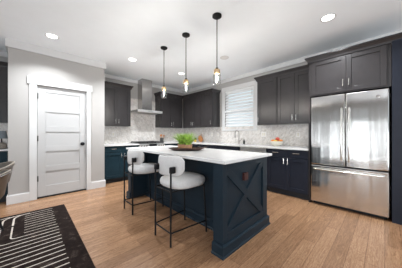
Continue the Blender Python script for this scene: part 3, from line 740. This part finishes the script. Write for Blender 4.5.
# ------------------------------------------------------------------ pendants
def make_pendant():
    t = thing('pendant_light', 'clear glass pendant light over the island, the nearest and highest in view', 'pendant light', (1.80, 1.554, 1.82))
    top = CZ-1.82
    bm = bmesh.new(); lathe(bm, [(0.062, top-0.0005), (0.062, top-0.018), (0.045, top-0.03), (0.008, top-0.036)], n=32); obj('ceiling_canopy', bm, 'black', t, smooth='auto')
    bm = bmesh.new(); tube(bm, [(0, 0, 0.225), (0, 0, top-0.03)], 0.006, 8); obj('rod', bm, 'black', t, smooth='auto')
    bm = bmesh.new(); lathe(bm, [(0.008, 0.235), (0.018, 0.230), (0.020, 0.208)], n=20); obj('socket', bm, 'black', t, smooth='auto')
    bm = bmesh.new(); lathe(bm, [(0.016, 0.212), (0.036, 0.208), (0.041, 0.200), (0.041, 0.158), (0.036, 0.150), (0.02, 0.150)], n=28); obj('collar', bm, 'brass', t, smooth='auto')
    bm = bmesh.new(); lathe(bm, [(0.034, 0.158), (0.038, 0.150), (0.050, 0.138), (0.054, 0.12), (0.054, 0.02), (0.050, 0.004), (0.040, 0.0),
                                 (0.038, 0.003), (0.048, 0.007), (0.0515, 0.02), (0.0515, 0.12), (0.048, 0.136), (0.036, 0.147), (0.032, 0.158)], n=32, cap=False)
    obj('glass_shade', bm, 'glass', t, smooth='auto')
    bm = bmesh.new(); lathe(bm, [(0.010, 0.156), (0.011, 0.135), (0.014, 0.12), (0.021, 0.10), (0.023, 0.085), (0.020, 0.068), (0.011, 0.058), (0.002, 0.055)], n=20); bo = obj('bulb', bm, 'glass', t, smooth=True)
    bm = bmesh.new(); tube(bm, [(0, 0, 0.072), (0, 0, 0.112)], 0.006, 8); obj('filament', bm, 'bulb', bo)
    return t
p = make_pendant()
dup(p, (1.79, 2.193, 1.82), 'clear glass pendant light over the island, middle of the three')
dup(p, (1.77, 2.801, 1.82), 'clear glass pendant light over the island, farthest and nearest the hood')

# recessed lights
def can(label, x, y, on=True):
    t = thing('recessed_light', label, 'ceiling light', (x, y, CZ))
    bm = bmesh.new(); lathe(bm, [(0.088, -0.0005), (0.090, -0.006), (0.076, -0.008), (0.070, -0.004)], n=32, cap=False); obj('trim_ring', bm, 'white', t, smooth='auto')
    bm = bmesh.new(); lathe(bm, [(0.072, -0.0035), (0.072, -0.0045)], n=32); obj('lens', bm, 'lamp_on' if on else 'lamp_dim', t)
    if on:
        l = bpy.data.lights.new('downlight', 'AREA'); l.shape = 'DISK'; l.size = 0.14; l.energy = 27; l.color = (0.93, 0.97, 1.0); l.spread = math.radians(128)
        o = bpy.data.objects.new('downlight', l); COL.objects.link(o); o.location = (x, y, CZ-0.012)
can('lit recessed ceiling light in front of the pantry door', 0.263, 3.727)
can('lit recessed ceiling light between pantry and range hood', 1.574, 3.715)
can('lit recessed ceiling light nearest the corner cabinets', 2.857, 3.684)
can('unlit recessed ceiling light near the window', 2.90, 2.30, False)
can('lit recessed ceiling light in front of the refrigerator', 2.916, 0.535)

# ------------------------------------------------------------------ rug
RX, RY = 0.415, 3.69
t = thing('area_rug', 'charcoal area rug with thin cream stripe pattern at lower left', 'rug', (RX, RY, 0), 0.0)
RW, RL = 2.8, 2.9
obj('rug_pile', B((-RW, 0, -RL, 0, 0.0005, 0.010)), 'rug', t, bev=0.003)
bm = bmesh.new()
def strip(pts, w):
    P = [Vector(p) for p in pts]; L_, R_ = [], []
    for i, p in enumerate(P):
        d = (P[min(i+1, len(P)-1)]-P[max(i-1, 0)]).normalized(); nn = Vector((-d.y, d.x))*w/2
        L_.append(p+nn); R_.append(p-nn)
    for i in range(len(P)-1):
        vs0 = [(L_[i], 0.0095), (R_[i], 0.0095), (R_[i+1], 0.0095), (L_[i+1], 0.0095)]
        a = [bm.verts.new((v.x, v.y, 0.0105)) for v, _ in vs0]; bm.faces.new(a)
# fine stripes running across, from right border to the framing bands
for i in range(9):
    y = -0.09-i*0.083
    strip([(-0.155-0.01*(i % 2), y), (-0.46, y)], 0.010)
# framing bands: run down on the left, then turn right under the stripes
for k_ in range(20):
    xl = -0.565-0.10*k_; yb = -0.845-0.087*k_; r = 0.05+0.02*k_
    yt = -0.08; r2 = 0.12
    top = [(xl+0.16, yt)]+[(xl+r2-r2*math.sin(a), yt-r2+r2*math.cos(a)) for a in [PI/2*i/8 for i in range(9)]] + [(xl, -0.43)]
    if xl > -RW+0.1 and k_ < 6: strip(top, 0.019)
    pts = ([(xl, -0.47), (xl, yb+r)] if k_ < 8 else []) + [(xl+r-r*math.cos(a), yb+r-r*math.sin(a)) for a in [PI/2*i/8 for i in range(1, 9)]] + [(-0.150-0.004*(k_ % 3), yb)]
    if xl > -RW+0.05: strip(pts, 0.014)
obj('stripe_pattern', bm, 'rugline', t)

# ------------------------------------------------------------------ barrel chairs at the left edge
def make_chair(loc, rz):
    t = thing('barrel_chair', 'olive brown leather barrel chair at left edge, the one farther back', 'chair', loc, rz)   # faces local +x
    bm = bmesh.new(); rings = []
    n = 30; R0 = 0.30
    for i in range(n+1):
        u = -1+2*i/n; a = PI+u*math.radians(118)
        zt = 0.64+0.15*(math.cos(u*PI/2*1.0)**1.2 if abs(u) < 1 else 0)
        flare = 0.03
        ro, ri = R0, R0-0.03
        pf = [(0.42, 0.43), (0.72, 0.475), (0.92, 0.56), (1.02, zt-0.05), (1.09, zt-0.008)]
        ring = [(ro*f*math.cos(a), ro*f*math.sin(a), z) for f, z in pf]
        ring += [((ro*f-0.03)*math.cos(a), (ro*f-0.03)*math.sin(a), z+0.012) for f, z in reversed(pf)]
        rings.append(ring)
    ringskin(bm, rings); obj('back_shell', bm, 'leather', t, smooth='auto')
    bm = bmesh.new(); pts = []
    for i in range(n+1):
        u = -1+2*i/n; a = PI+u*math.radians(118); zt = 0.64+0.15*(math.cos(u*PI/2)**1.2 if abs(u) < 1 else 0)
        pts.append(((R0*1.09-0.013)*math.cos(a), (R0*1.09-0.013)*math.sin(a), zt+0.004))
    tube(bm, pts, 0.006, 8); obj('edge_piping', bm, 'piping', t, smooth='auto')
    bm = bmesh.new(); ringskin(bm, [superring(0.02, 0, 0.235*f, 0.225*f, 2.3, z) for f, z in ((0.3, 0.40), (0.62, 0.45), (0.93, 0.515), (0.90, 0.535), (0.6, 0.545))]); obj('seat', bm, 'leather', t, smooth='auto')
    for sx in (-1, 1):
        for sy in (-1, 1):
            bm = bmesh.new(); tube(bm, [(sx*0.20, sy*0.19, 0.0), (sx*0.09, sy*0.09, 0.455)], [0.011, 0.016], 10); obj('leg', bm, 'black', t, smooth='auto')
    return t
c = make_chair((-0.455, 3.34, 0.0108), PI+0.15)
dup(c, (-0.452, 2.62, 0.0108), 'olive brown leather barrel chair at left edge, the one nearer the camera', PI-0.1)
